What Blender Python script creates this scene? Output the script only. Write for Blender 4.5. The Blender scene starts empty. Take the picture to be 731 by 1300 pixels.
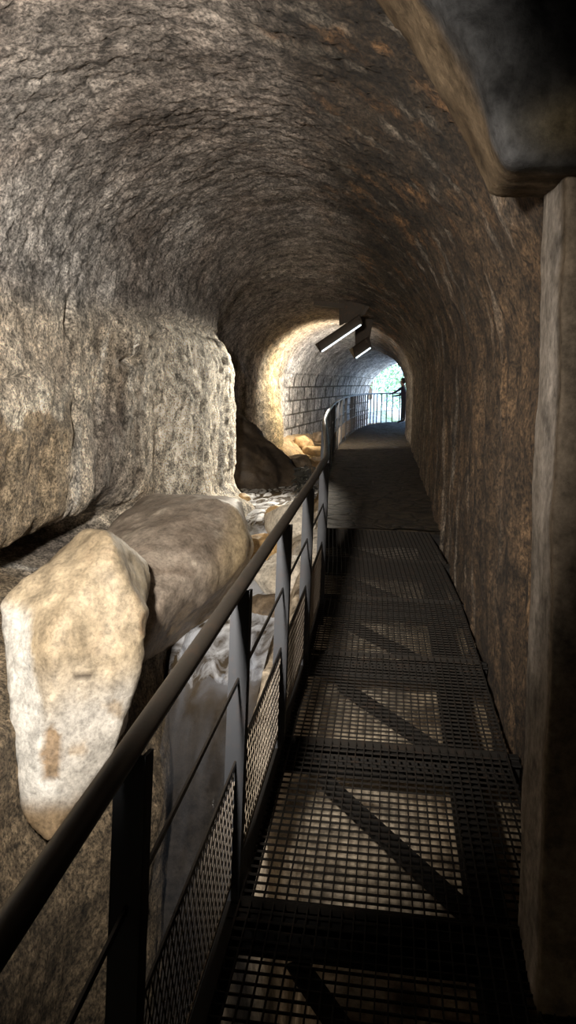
import bpy, bmesh, math, random
import numpy as np
from mathutils import Matrix, Vector

random.seed(7)
rng = np.random.default_rng(7)
scene = bpy.context.scene
COL = scene.collection

# ------------------------------------------------------------------ helpers
def prof(d):
    """height of the walkway's surface: a ramp climbing into the tunnel, a little gentler beyond the grating"""
    d = np.asarray(d, float)
    return np.where(d < 7.5, .216*d, 1.62+.179*(d-7.5))

def W(x, d, h):
    return (float(x), float(d), float(h)+float(prof(d)))

def sstep(a, b, x):
    t = np.clip((np.asarray(x, float)-a)/(b-a), 0, 1)
    return t*t*(3-2*t)

def bell(c, w, x):
    return np.exp(-((np.asarray(x, float)-c)/w)**2)

def _hash(ix, iy, iz, s):
    h = (ix.astype(np.uint32)*np.uint32(374761393) + iy.astype(np.uint32)*np.uint32(668265263)
         + iz.astype(np.uint32)*np.uint32(2147483647 & 1274126177) + np.uint32((s*97531) & 0xffffffff))
    h = (h ^ (h >> np.uint32(13)))*np.uint32(1274126177)
    h = (h ^ (h >> np.uint32(16)))*np.uint32(2246822519)
    return h ^ (h >> np.uint32(13))

def gnoise(p, s=0):
    """3-D gradient noise, about -1..1"""
    p = np.asarray(p, float)
    i = np.floor(p).astype(np.int64); f = p-i
    u = f*f*f*(f*(f*6-15)+10)
    out = 0
    for dx in (0, 1):
        for dy in (0, 1):
            for dz in (0, 1):
                h = _hash(i[:, 0]+dx, i[:, 1]+dy, i[:, 2]+dz, s)
                a = (h & np.uint32(1023)).astype(float)/1023*2*math.pi
                b = ((h >> np.uint32(10)) & np.uint32(1023)).astype(float)/1023*2-1
                r = np.sqrt(1-b*b)
                g = r*np.cos(a)*(f[:, 0]-dx)+r*np.sin(a)*(f[:, 1]-dy)+b*(f[:, 2]-dz)
                w = (u[:, 0] if dx else 1-u[:, 0])*(u[:, 1] if dy else 1-u[:, 1])*(u[:, 2] if dz else 1-u[:, 2])
                out = out+w*g
    return out*1.5

def fbm(p, octv=4, s=0, gain=.5, lac=2.03):
    p = np.asarray(p, float); a = 1; o = 0; n = 0
    for k in range(octv):
        o = o+a*gnoise(p, s+k*11); n += a; a *= gain; p = p*lac+3.7
    return o/n

def ridge(p, octv=4, s=0):
    p = np.asarray(p, float); a = 1; o = 0; n = 0
    for k in range(octv):
        o = o+a*(1-2*np.abs(gnoise(p, s+k*7))); n += a; a *= .5; p = p*2.1+1.3
    return o/n

def mixc(a, b, t):
    t = np.clip(t, 0, 1)[:, None]
    return np.asarray(a)*(1-t)+np.asarray(b)*t

def C3(*c): return np.array([c], float)

def link(o, parent=None):
    COL.objects.link(o)
    if parent is not None: o.parent = parent
    return o

def mesh_obj(name, verts, faces, mat, parent=None, colors=None, smooth=True, uvs=None):
    me = bpy.data.meshes.new(name)
    me.from_pydata([tuple(v) for v in verts], [], [tuple(f) for f in faces])
    if colors is not None:
        ca = me.color_attributes.new('stain', 'FLOAT_COLOR', 'POINT')
        c = np.ones((len(verts), 4), np.float32); c[:, :3] = colors
        ca.data.foreach_set('color', c.ravel())
    if uvs is not None:
        ul = me.uv_layers.new(name='UVMap')
        li = np.zeros(len(me.loops), np.int32); me.loops.foreach_get('vertex_index', li)
        ul.data.foreach_set('uv', np.asarray(uvs, np.float32)[li].ravel())
    if smooth: me.polygons.foreach_set('use_smooth', [True]*len(me.polygons))
    me.materials.append(mat); me.update()
    o = bpy.data.objects.new(name, me)
    return link(o, parent)

def grid_faces(nu, nv, off=0, flip=False):
    f = []
    for i in range(nu-1):
        for j in range(nv-1):
            a = off+i*nv+j
            q = (a, a+1, a+nv+1, a+nv)
            f.append(q[::-1] if flip else q)
    return f

class MB:
    """collects boxes, bars and tubes for one mesh"""
    def __init__(s): s.v = []; s.f = []
    def add(s, v, f):
        n = len(s.v); s.v += [tuple(x) for x in v]; s.f += [tuple(i+n for i in q) for q in f]
    def box(s, x0, x1, y0, y1, z0, z1):
        s.add([(x0, y0, z0), (x1, y0, z0), (x1, y1, z0), (x0, y1, z0), (x0, y0, z1), (x1, y0, z1), (x1, y1, z1), (x0, y1, z1)],
              [(0, 3, 2, 1), (4, 5, 6, 7), (0, 1, 5, 4), (1, 2, 6, 5), (2, 3, 7, 6), (3, 0, 4, 7)])
    def bar(s, a, b, w, t, up=(0, 0, 1)):
        """rectangular bar from a to b, w across, t along up"""
        a = Vector(a); b = Vector(b); d = (b-a).normalized(); u = Vector(up)
        r = d.cross(u)
        if r.length < 1e-5: r = d.cross(Vector((1, 0, 0)))
        r.normalize(); u = r.cross(d).normalized()
        v = []
        for p in (a, b):
            for sx, sz in ((-1, -1), (1, -1), (1, 1), (-1, 1)): v.append(p+r*sx*w/2+u*sz*t/2)
        s.add(v, [(0, 1, 2, 3), (7, 6, 5, 4), (0, 4, 5, 1), (1, 5, 6, 2), (2, 6, 7, 3), (3, 7, 4, 0)])
    def tube(s, pts, r, n=12, caps=True):
        pts = [Vector(p) for p in pts]; m = len(pts)
        rr = r if hasattr(r, '__len__') else [r]*m
        v = []; prev = None
        for i, p in enumerate(pts):
            t = (pts[min(i+1, m-1)]-pts[max(i-1, 0)]).normalized()
            if prev is None:
                q = t.cross(Vector((0, 0, 1)))
                if q.length < 1e-4: q = t.cross(Vector((1, 0, 0)))
            else: q = prev-t*prev.dot(t)
            q.normalize(); prev = q; b = t.cross(q)
            for k in range(n):
                a = 2*math.pi*k/n; v.append(p+(q*math.cos(a)+b*math.sin(a))*rr[i])
        f = []
        for i in range(m-1):
            for k in range(n):
                k2 = (k+1) % n; f.append((i*n+k, i*n+k2, (i+1)*n+k2, (i+1)*n+k))
        if caps: f.append(tuple(range(n-1, -1, -1))); f.append(tuple((m-1)*n+k for k in range(n)))
        s.add(v, f)
    def build(s, name, mat, parent=None, smooth=False):
        return mesh_obj(name, s.v, s.f, mat, parent, smooth=smooth)

def tag(o, label=None, cat=None, group=None, kind=None):
    if label: o['label'] = label
    if cat: o['category'] = cat
    if group: o['group'] = group
    if kind: o['kind'] = kind
    return o

def empty(name, loc, label, cat, group=None):
    o = bpy.data.objects.new(name, None); o.location = loc; o.empty_display_size = .1
    link(o); return tag(o, label, cat, group)

def reparent(root):
    """children were modelled in world coordinates: keep them there under a root that stands elsewhere"""
    inv = Matrix.Translation(root.location).inverted()
    for ch in [o for o in COL.objects if o.parent == root]: ch.matrix_parent_inverse = inv

def remeshed(verts, faces, voxel, smooth_it=6):
    me = bpy.data.meshes.new('tmp'); me.from_pydata([tuple(v) for v in verts], [], faces); me.update()
    o = bpy.data.objects.new('tmp', me); COL.objects.link(o)
    m = o.modifiers.new('r', 'REMESH'); m.mode = 'VOXEL'; m.voxel_size = voxel
    s = o.modifiers.new('s', 'SMOOTH'); s.iterations = smooth_it; s.factor = .5
    dg = bpy.context.evaluated_depsgraph_get(); ev = o.evaluated_get(dg); em = ev.to_mesh()
    n = len(em.vertices); co = np.zeros(n*3); em.vertices.foreach_get('co', co)
    no = np.zeros(n*3); em.vertices.foreach_get('normal', no)
    fs = [tuple(p.vertices) for p in em.polygons]
    ev.to_mesh_clear(); bpy.data.objects.remove(o); bpy.data.meshes.remove(me)
    return co.reshape(-1, 3), no.reshape(-1, 3), fs

def hull(points):
    bm = bmesh.new()
    for p in points: bm.verts.new(p)
    r = bmesh.ops.convex_hull(bm, input=bm.verts)
    bm.verts.ensure_lookup_table()
    junk = [v for v in bm.verts if not v.link_faces]
    bmesh.ops.delete(bm, geom=junk, context='VERTS')
    bm.verts.index_update()
    v = [tuple(x.co) for x in bm.verts]; f = [tuple(x.index for x in q.verts) for q in bm.faces]
    bm.free(); return v, f

def rock(name, pts, mat, color, voxel=.03, smooth_it=6, amp=.05, freq=2.2, seed=1, label=None, cat='rock', group=None, kind=None, disp=None):
    v, f = hull([W(*p) for p in pts])
    co, no, fs = remeshed(v, f, voxel, smooth_it)
    dd = fbm(co*freq, 5, seed)*amp
    if disp is not None: dd = dd+disp(co, no)
    co = co+no*dd[:, None]
    o = mesh_obj(name, co, fs, mat, None, colors=color(co, no))
    return tag(o, label, cat, group, kind)

# ------------------------------------------------------------------ materials
class NT:
    def __init__(s, name):
        s.m = bpy.data.materials.new(name); s.m.use_nodes = True
        s.t = s.m.node_tree; s.t.nodes.clear()
    def n(s, typ, **kw):
        nd = s.t.nodes.new(typ)
        for k, v in kw.items():
            if k in nd.inputs: s.set(nd, k, v)
            else: setattr(nd, k, v)
        return nd
    def set(s, nd, key, v):
        if isinstance(v, bpy.types.NodeSocket): s.t.links.new(v, nd.inputs[key])
        else: nd.inputs[key].default_value = v
    def ramp(s, fac, stops):
        r = s.n('ShaderNodeValToRGB'); s.t.links.new(fac, r.inputs[0])
        el = r.color_ramp.elements
        while len(el) < len(stops): el.new(.5)
        for e, (p, c) in zip(el, stops):
            e.position = p; e.color = (*c, 1) if len(c) == 3 else c
        return r.outputs[0]
    def mix(s, a, b, fac, mode='MIX'):
        m = s.n('ShaderNodeMix', data_type='RGBA', blend_type=mode)
        for i, v in ((0, fac), (6, a), (7, b)):
            if isinstance(v, bpy.types.NodeSocket): s.t.links.new(v, m.inputs[i])
            else: m.inputs[i].default_value = v if i == 0 else (*v, 1)
        return m.outputs[2]
    def math(s, op, a, b=0.):
        m = s.n('ShaderNodeMath', operation=op)
        for i, v in ((0, a), (1, b)):
            if isinstance(v, bpy.types.NodeSocket): s.t.links.new(v, m.inputs[i])
            else: m.inputs[i].default_value = v
        return m.outputs[0]
    def out(s, shader):
        o = s.n('ShaderNodeOutputMaterial'); s.t.links.new(shader, o.inputs['Surface'])
        return s.m

def mat_rock(name, scale=(1, 1, 1), detail=14., rough=.85, bump=.5, spec=.3, contrast=.75, bdist=.02, pits=.0):
    k = NT(name)
    tc = k.n('ShaderNodeTexCoord')
    mp = k.n('ShaderNodeMapping'); k.t.links.new(tc.outputs['Object'], mp.inputs[0]); mp.inputs['Scale'].default_value = scale
    P = mp.outputs[0]
    at = k.n('ShaderNodeAttribute', attribute_name='stain')
    n1 = k.n('ShaderNodeTexNoise', Scale=detail, Detail=8., Roughness=.68, Vector=P)
    n2 = k.n('ShaderNodeTexNoise', Scale=detail*4.3, Detail=5., Roughness=.7, Vector=P)
    lo, hi = 1-contrast, 1+contrast*.75
    g1 = k.ramp(n1.outputs['Fac'], [(.33, (lo,)*3), (.5, (1,)*3), (.68, (hi,)*3)])
    g2 = k.ramp(n2.outputs['Fac'], [(.3, (.6,)*3), (.5, (1,)*3), (.72, (1.35,)*3)])
    c = k.mix(at.outputs['Color'], g1, 1., 'MULTIPLY'); c = k.mix(c, g2, 1., 'MULTIPLY')
    v = k.n('ShaderNodeTexVoronoi', Scale=detail*.8, Vector=P)
    hsum = k.math('ADD', n1.outputs['Fac'], k.math('MULTIPLY', n2.outputs['Fac'], .45))
    if pits: hsum = k.math('ADD', hsum, k.math('MULTIPLY', v.outputs['Distance'], pits))
    b = k.n('ShaderNodeBump', Strength=bump, Distance=bdist, Height=hsum)
    p = k.n('ShaderNodeBsdfPrincipled', Roughness=rough)
    k.t.links.new(c, p.inputs['Base Color']); k.t.links.new(b.outputs[0], p.inputs['Normal'])
    p.inputs['Specular IOR Level'].default_value = spec
    return k.out(p.outputs[0])

def mat_steel(name, col, rough=.45, metal=.6, rust=(.12, .06, .03), rustamt=.12, spec=.5):
    k = NT(name); tc = k.n('ShaderNodeTexCoord')
    n1 = k.n('ShaderNodeTexNoise', Scale=18., Detail=6., Roughness=.7, Vector=tc.outputs['Object'])
    f = k.ramp(n1.outputs['Fac'], [(.52, (0, 0, 0)), (.7, (rustamt,)*3)])
    c = k.mix(col, rust, f)
    b = k.n('ShaderNodeBump', Strength=.15, Distance=.003, Height=n1.outputs['Fac'])
    p = k.n('ShaderNodeBsdfPrincipled', Metallic=metal); p.inputs['Specular IOR Level'].default_value = spec
    r = k.math('ADD', k.math('MULTIPLY', n1.outputs['Fac'], .3), rough-.12)
    k.t.links.new(r, p.inputs['Roughness']); k.t.links.new(c, p.inputs['Base Color']); k.t.links.new(b.outputs[0], p.inputs['Normal'])
    return k.out(p.outputs[0])

def mat_plain(name, col, rough=.7, var=.25, scale=12., metal=0.):
    k = NT(name); tc = k.n('ShaderNodeTexCoord')
    n1 = k.n('ShaderNodeTexNoise', Scale=scale, Detail=5., Vector=tc.outputs['Object'])
    f = k.ramp(n1.outputs['Fac'], [(.3, (1-var,)*3), (.7, (1+var,)*3)])
    c = k.mix(col, f, 1., 'MULTIPLY')
    p = k.n('ShaderNodeBsdfPrincipled', Roughness=rough, Metallic=metal); k.t.links.new(c, p.inputs['Base Color'])
    return k.out(p.outputs[0])

def mat_emit(name, col, strength):
    k = NT(name); e = k.n('ShaderNodeEmission', Strength=strength); e.inputs['Color'].default_value = (*col, 1)
    return k.out(e.outputs[0])

def mat_vault():
    """rough rock and mortar; where the wall is built of squared stone (alpha-free mask in UV) the courses show"""
    k = NT('vault_rock'); tc = k.n('ShaderNodeTexCoord'); P = tc.outputs['Object']
    at = k.n('ShaderNodeAttribute', attribute_name='stain'); mk = k.n('ShaderNodeAttribute', attribute_name='masonry')
    n1 = k.n('ShaderNodeTexNoise', Scale=9., Detail=9., Roughness=.78, Vector=P)
    n2 = k.n('ShaderNodeTexNoise', Scale=48., Detail=5., Roughness=.7, Vector=P)
    n3 = k.n('ShaderNodeTexNoise', Scale=7.5, Detail=7., Roughness=.75, Distortion=.6, Vector=P)
    n4 = k.n('ShaderNodeTexNoise', Scale=2.3, Detail=7., Roughness=.66, Vector=P)
    g1 = k.ramp(n1.outputs['Fac'], [(.38, (.30,)*3), (.5, (1,)*3), (.62, (1.75,)*3)])
    g4 = k.ramp(n4.outputs['Fac'], [(.36, (.6,)*3), (.5, (1,)*3), (.64, (1.35,)*3)])
    g2 = k.ramp(n2.outputs['Fac'], [(.38, (.28,)*3), (.5, (1,)*3), (.64, (1.8,)*3)])
    fl = k.ramp(n3.outputs['Fac'], [(.62, (0, 0, 0)), (.67, (.9,)*3)])
    c = k.mix(at.outputs['Color'], g1, 1., 'MULTIPLY'); c = k.mix(c, g2, 1., 'MULTIPLY'); c = k.mix(c, g4, 1., 'MULTIPLY')
    cf = k.mix(at.outputs['Color'], (2.3, 2.3, 2.35), 1., 'MULTIPLY')
    c = k.mix(c, cf, fl)
    br = k.n('ShaderNodeTexBrick', Scale=1., Vector=tc.outputs['UV'])
    br.inputs['Brick Width'].default_value = .30; br.inputs['Row Height'].default_value = .33
    br.inputs['Mortar Size'].default_value = .024; br.inputs['Mortar Smooth'].default_value = .3
    br.inputs['Color1'].default_value = (1.15, 1.12, 1.08, 1); br.inputs['Color2'].default_value = (.72, .70, .68, 1); br.inputs['Mortar'].default_value = (.22, .2, .17, 1)
    cb = k.mix(c, br.outputs['Color'], 1., 'MULTIPLY')
    c = k.mix(c, cb, mk.outputs['Fac'])
    hsum = k.math('ADD', k.math('MULTIPLY', n1.outputs['Fac'], 1.2), k.math('MULTIPLY', n2.outputs['Fac'], .4))
    hb = k.math('MULTIPLY', k.math('MULTIPLY', br.outputs['Fac'], mk.outputs['Fac']), -1.2)
    hsum = k.math('ADD', hsum, hb)
    b = k.n('ShaderNodeBump', Strength=1., Distance=.05, Height=hsum)
    p = k.n('ShaderNodeBsdfPrincipled', Roughness=.8); k.t.links.new(c, p.inputs['Base Color']); k.t.links.new(b.outputs[0], p.inputs['Normal'])
    p.inputs['Specular IOR Level'].default_value = .35
    return k.out(p.outputs[0])

def mat_water():
    k = NT('stream_water'); tc = k.n('ShaderNodeTexCoord')
    mp = k.n('ShaderNodeMapping'); k.t.links.new(tc.outputs['Object'], mp.inputs[0]); mp.inputs['Scale'].default_value = (2.4, .8, .9)
    at = k.n('ShaderNodeAttribute', attribute_name='stain')
    n1 = k.n('ShaderNodeTexNoise', Scale=2.6, Detail=5., Roughness=.6, Distortion=1.4, Vector=mp.outputs[0])
    sep = k.n('ShaderNodeSeparateColor'); k.t.links.new(at.outputs['Color'], sep.inputs[0])
    a = k.math('ADD', k.math('SUBTRACT', n1.outputs['Fac'], .5), k.math('SUBTRACT', sep.outputs[0], .5))
    f = k.ramp(k.math('ADD', k.math('MULTIPLY', a, 1.3), .5), [(.38, (0, 0, 0)), (.72, (1, 1, 1))])
    c = k.mix((.075, .055, .033), (.62, .64, .68), f)
    p = k.n('ShaderNodeBsdfPrincipled'); k.t.links.new(c, p.inputs['Base Color'])
    k.t.links.new(k.math('ADD', k.math('MULTIPLY', f, .5), .08), p.inputs['Roughness'])
    k.t.links.new(k.math('MULTIPLY', k.math('ADD', k.math('MULTIPLY', f, .25), .75), k.math('MINIMUM', k.math('MULTIPLY', sep.outputs[0], 3.), 1.)), p.inputs['Alpha'])
    b = k.n('ShaderNodeBump', Strength=.2, Distance=.02, Height=n1.outputs['Fac']); k.t.links.new(b.outputs[0], p.inputs['Normal'])
    return k.out(p.outputs[0])

def mat_fall():
    k = NT('falling_water'); tc = k.n('ShaderNodeTexCoord')
    mp = k.n('ShaderNodeMapping'); k.t.links.new(tc.outputs['Object'], mp.inputs[0]); mp.inputs['Scale'].default_value = (4, 2.2, .7)
    n1 = k.n('ShaderNodeTexNoise', Scale=1.7, Detail=3., Roughness=.5, Distortion=.6, Vector=mp.outputs[0])
    f = k.ramp(n1.outputs['Fac'], [(.36, (.1,)*3), (.66, (.9,)*3)])
    p = k.n('ShaderNodeBsdfPrincipled', Roughness=.7); p.inputs['Base Color'].default_value = (.55, .64, .80, 1)
    at = k.n('ShaderNodeAttribute', attribute_name='stain'); sep = k.n('ShaderNodeSeparateColor'); k.t.links.new(at.outputs['Color'], sep.inputs[0])
    k.t.links.new(k.math('MULTIPLY', k.math('MULTIPLY', f, sep.outputs[0]), .55), p.inputs['Alpha'])
    return k.out(p.outputs[0])

def mat_path():
    k = NT('path_stone'); tc = k.n('ShaderNodeTexCoord')
    v = k.n('ShaderNodeTexVoronoi', feature='DISTANCE_TO_EDGE', Scale=4.2, Vector=tc.outputs['Object'])
    n1 = k.n('ShaderNodeTexNoise', Scale=9., Detail=8., Roughness=.65, Vector=tc.outputs['Object'])
    c = k.ramp(n1.outputs['Fac'], [(.3, (.016, .012, .008)), (.5, (.036, .027, .017)), (.72, (.075, .057, .038))])
    gap = k.ramp(v.outputs['Distance'], [(.0, (.45,)*3), (.09, (1,)*3)])
    c = k.mix(c, gap, 1., 'MULTIPLY')
    h = k.math('ADD', k.math('MULTIPLY', k.math('MINIMUM', v.outputs['Distance'], .12), 5.), n1.outputs['Fac'])
    b = k.n('ShaderNodeBump', Strength=.7, Distance=.03, Height=h)
    p = k.n('ShaderNodeBsdfPrincipled', Roughness=.75); p.inputs['Specular IOR Level'].default_value = .2; k.t.links.new(c, p.inputs['Base Color']); k.t.links.new(b.outputs[0], p.inputs['Normal'])
    return k.out(p.outputs[0])

M_VAULT = mat_vault()
M_ROCK = mat_rock('wet_limestone', detail=9., rough=.6, bump=.45, bdist=.02, contrast=.4, spec=.4)
M_BED = mat_rock('stream_bed_rock', detail=8., rough=.8, bump=.6, bdist=.03, contrast=.6, spec=.15)
M_PLASTER = mat_rock('grey_plaster', detail=7., rough=.85, bump=.5, bdist=.02, contrast=.6, spec=.1)
M_PATH = mat_path()
M_RAIL = mat_steel('painted_tube', (.024, .020, .016), rough=.38, metal=.35)
M_POST = mat_steel('galvanised_flat', (.022, .0235, .027), rough=.6, metal=.0, rustamt=.1, spec=.25)
M_WIRE = mat_steel('mesh_wire', (.13, .105, .08), rough=.5, metal=.5)
M_GRATE = mat_steel('grating_steel', (.014, .012, .010), rough=.85, metal=0., rustamt=.1, spec=.12)
M_BEAM = mat_steel('beam_steel', (.012, .011, .010), rough=.85, metal=0., rustamt=.05, spec=.12)
M_WATER = mat_water(); M_FALL = mat_fall()
M_SHADE = mat_steel('lamp_sheet_metal', (.045, .033, .022), rough=.6, metal=.2, rustamt=.6)
M_TUBE = mat_emit('lit_tube', (.80, .92, 1.), 3.)

# ------------------------------------------------------------------ the tunnel tube
# station: left foot (x, d), right foot (x, d), spring left, spring right, crown
ST = [(-15.0, -2.60, -15.0, 1.06, -15.0, 2.00, 1.60, 3.30),
      (0.0, -2.60, 0.0, 1.06, 0.0, 2.00, 1.60, 3.36),
      (1.75, -2.60, 1.75, 1.06, 1.75, 2.00, 1.60, 3.36),
      (2.1, -2.60, 2.1, .63, 2.1, 2.00, 1.60, 3.30),
      (3.0, -2.62, 3.0, .61, 3.0, 2.05, 1.60, 3.30),
      (7.5, -2.58, 7.5, .49, 7.5, 2.05, 1.60, 3.30),
      (8.6, -2.38, 8.6, .48, 8.6, 2.03, 1.6, 3.22),
      (10.2, -2.44, 10.2, .47, 10.2, 2.0, 1.6, 3.14),
      (10.8, -2.85, 10.8, .46, 10.8, 1.9, 1.58, 3.11),
      (11.6, -3.15, 11.6, .45, 11.6, 1.8, 1.55, 3.07),
      (14.6, -3.05, 14.6, .43, 14.6, 1.6, 1.5, 2.9),
      (16.2, -2.62, 16.2, .40, 16.2, 1.5, 1.4, 2.82),
      (18.5, -2.45, 18.5, .35, 18.5, 1.35, 1.3, 2.69),
      (21.0, -2.2, 21.0, .28, 21.0, 1.2, 1.2, 2.55),
      (23.0, -1.98, 23.2, .36, 22.0, 1.1, 1.1, 2.45),
      (25.2, -1.72, 25.6, .62, 23.4, 1.05, 1.05, 2.4),
      (27.6, -1.42, 28.0, 1.1, 25.2, .95, 1.0, 2.3),
      (30.0, -1.10, 30.3, 1.8, 27.4, .9, .95, 2.25)]
ST = np.array(ST)
def st(t):
    return [np.interp(t, ST[:, 0], ST[:, i]) for i in range(1, 8)]

ts = np.unique(np.concatenate([np.linspace(-15, 1.4, 40), np.linspace(1.4, 8, 260), np.linspace(8, 14, 130), np.linspace(14, 30, 130)]))
NLw, NV, NR = 200, 250, 150
NU = NLw+NV+NR
NT_ = len(ts)
lx, ld, rx, rd, hsl, hsr, hc = st(ts)
POS = np.zeros((NT_, NU, 3)); UVA = np.zeros((NT_, NU, 2)); HH = np.zeros((NT_, NU)); SIDE = np.zeros((NT_, NU))
hbl = np.interp(ts, [-15, 4, 6, 8, 11, 30], [-3.2, -3.2, -2.6, -1.3, -.9, -.6])
hbr = np.interp(ts, [-15, 7, 8, 30], [-1.0, -1.0, -.4, -.3])
def left_off(h, d):
    o = np.zeros_like(h)
    low = sstep(.12, -.35, h)
    o += (.85-.22*sstep(4.6, 3.9, d))*low*sstep(7.4, 5.4, d) + .45*low*sstep(5.4, 7.4, d)*sstep(10.6, 9.6, d)   # foot of the wall runs out under the boulders
    o += .25*sstep(-.6, -1.5, h)*sstep(6, 5, d)
    o -= .9*bell(.05, .24, h)*sstep(3.9, 4.5, d)*sstep(7.6, 6.6, d)                      # undercut hollow above the boulders
    o += .13*sstep(2.15, 1.9, h)*sstep(6.2, 7.2, d)*sstep(10.6, 10.2, d)                    # natural rock standing proud below the vault
    o += .08*sstep(1.6, -.2, h)*sstep(8.3, 9.8, d)*sstep(10.9, 10.3, d)                    # pillar swelling to its foot
    o += .10*bell(1.35, .35, h)*sstep(6.3, 4.6, d)
    o += .30*sstep(1.4, .2, h)*bell(15.9, .45, d)                                            # flowstone curtain
    return o
vlx = np.array([np.average(np.interp(t+np.linspace(-3, 3, 41), ST[:, 0], ST[:, 1]), weights=np.exp(-(np.linspace(-3, 3, 41)/1.5)**2)) for t in ts])
for i, t in enumerate(ts):
    # left wall, bottom to spring
    q = np.linspace(0, 1, NLw)
    h = hbl[i]+(hsl[i]-hbl[i])*(q**.85)
    POS[i, :NLw, 0] = lx[i]+(vlx[i]-lx[i])*sstep(hsl[i]-.45, hsl[i]+.02, h)+left_off(h, np.full_like(h, ld[i])); POS[i, :NLw, 1] = ld[i]; POS[i, :NLw, 2] = h+prof(ld[i])
    HH[i, :NLw] = h
    th = np.linspace(math.pi, 0, NV+2)[1:-1]
    fx = (1+np.cos(th))/2
    hs = hsl[i]*(1-fx)+hsr[i]*fx
    hv = hs+(hc[i]-(hsl[i]+hsr[i])/2)*np.sin(th)
    s = slice(NLw, NLw+NV)
    x0 = vlx[i]+float(left_off(np.array([hsl[i]]), np.array([ld[i]]))[0])
    POS[i, s, 0] = x0+(rx[i]-x0)*fx; POS[i, s, 1] = ld[i]+(rd[i]-ld[i])*fx
    POS[i, s, 2] = hv+prof(ld[i])*(1-fx)+prof(rd[i])*fx; HH[i, s] = hv
    s = slice(NLw+NV, NU)
    h = hsr[i]+(hbr[i]-hsr[i])*np.linspace(0, 1, NR)
    POS[i, s, 0] = rx[i]; POS[i, s, 1] = rd[i]; POS[i, s, 2] = h+prof(rd[i]); HH[i, s] = h
    SIDE[i, :] = np.concatenate([np.zeros(NLw), fx, np.ones(NR)])
seg = np.linalg.norm(np.diff(POS, axis=1), axis=2)
UVA[:, 1:, 1] = np.cumsum(seg, axis=1); UVA[:, :, 1] -= (UVA[:, NLw-1, 1]-hsl)[:, None]
along = np.concatenate([[0], np.cumsum(np.hypot(np.diff((lx+rx)/2), np.diff((ld+rd)/2)))])
UVA[:, :, 0] = along[:, None]*.35
# smooth the stations a little so that corners round off
for _ in range(3):
    POS[1:-1] = .25*POS[:-2]+.5*POS[1:-1]+.25*POS[2:]
du = np.gradient(POS, axis=1); dt = np.gradient(POS, axis=0)
N = np.cross(dt, du); N /= np.linalg.norm(N, axis=2)[:, :, None]+1e-9
mid = POS.mean(axis=1)[:, None, :]
sg = np.sign(((mid-POS)*N).sum(axis=2)); N *= np.where(np.median(sg) < 0, -1, 1)
P = POS.reshape(-1, 3); Nn = N.reshape(-1, 3); D = P[:, 1]; Hh = HH.ravel(); S = SIDE.ravel()
T = np.repeat(ts, NU)
isL = np.tile(np.arange(NU) < NLw, NT_); isR = np.tile(np.arange(NU) >= NLw+NV, NT_)
mas = sstep(16.6, 17.6, T)*sstep(.62, .42, S)*sstep(1.75, 1.5, Hh)      # squared stone courses on the far left side
rgh = fbm(P*1.1, 2, 3)*.06+fbm(P*6, 4, 5)*.022+ridge(P*9, 3, 9)*.013+fbm(P*20, 2, 11)*.022
rghL = fbm(P*np.array([1.4, 1.4, .8]), 5, 21)*.13+ridge(P*np.array([2.6, 2.6, 1.2]), 3, 23)*.022+fbm(P*7, 3, 29)*.022+fbm(P*19, 2, 30)*.012
rghR = fbm(P*np.array([1.2, 1.2, .6]), 4, 31)*.07+ridge(P*np.array([5., 4., .9]), 4, 33)*.04+fbm(P*np.array([9, 9, 4]), 3, 39)*.02
wl = sstep(.10, .0, S)*sstep(2.3, 1.9, Hh); wr = sstep(.86, .97, S)
rghL = rghL+ridge(P*np.array([4.5, 4.5, .7]), 3, 41)*.06*sstep(8.2, 9.2, D)*sstep(10.9, 10.4, D)
disp = rgh*(1-wl)*(1-wr)+rghL*wl+rghR*wr
disp *= 1-.75*mas
disp *= np.where(isL & (Hh < .3), .7, 1.)
disp += -.05*bell(2.12, .025, Hh+.05*fbm(P*1.7, 3, 51))*sstep(.13, .02, S)*sstep(6, 7, D)*sstep(10.8, 10, D)   # crack under the vault's springing
for (cd, ch, wd, wh, dep) in [(7.3, 1.93, .22, .05, .16), (6.75, 1.68, .16, .035, .12), (5.6, 2.02, .06, .14, .10), (9.6, 1.72, .08, .06, .13), (4.7, 1.6, .3, .012, .06), (5.75, 1.15, .07, .25, .06)]:
    disp -= dep*bell(cd, wd, D)*bell(ch, wh, Hh)*np.where(isL | (S < .12), 1, 0)
for (cd, ch, wd, wh, dep) in [(4.0, 2.36, .10, .10, .16), (3.9, .55, .025, .10, .06), (5.3, .78, .05, .16, .06), (6.6, 1.0, .04, .2, .05)]:
    disp -= dep*bell(cd, wd, D)*bell(ch, wh, Hh)*np.where(S > .75, 1, 0)
disp -= .12*bell(11.3, .16, D)*bell(.56, .03, S)*np.where(isL | isR, 0, 1) 
P2 = P+Nn*disp[:, None]

# stains: the stone's own colours
f1 = fbm(P*1.3, 5, 61); f2 = fbm(P*3.1, 4, 67); f3 = fbm(P*np.array([1.8, 3.2, .45]), 5, 71); f4 = fbm(P*np.array([3.5, 5, .35]), 4, 77); f5 = fbm(P*6, 4, 79)
vault = mixc(C3(.215, .175, .145), C3(.33, .295, .26), f1*.9+.45)
vault = mixc(vault, C3(.15, .12, .10), f2*1.2-.05)
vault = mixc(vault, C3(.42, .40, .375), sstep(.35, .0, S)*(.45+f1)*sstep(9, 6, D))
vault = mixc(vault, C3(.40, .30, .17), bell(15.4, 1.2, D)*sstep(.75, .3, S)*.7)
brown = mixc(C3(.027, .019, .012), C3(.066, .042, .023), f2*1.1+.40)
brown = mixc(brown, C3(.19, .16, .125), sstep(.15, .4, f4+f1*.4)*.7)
brown = mixc(brown, C3(.15, .078, .032), sstep(.12, .34, f2+.3*f5)*.75)
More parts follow.
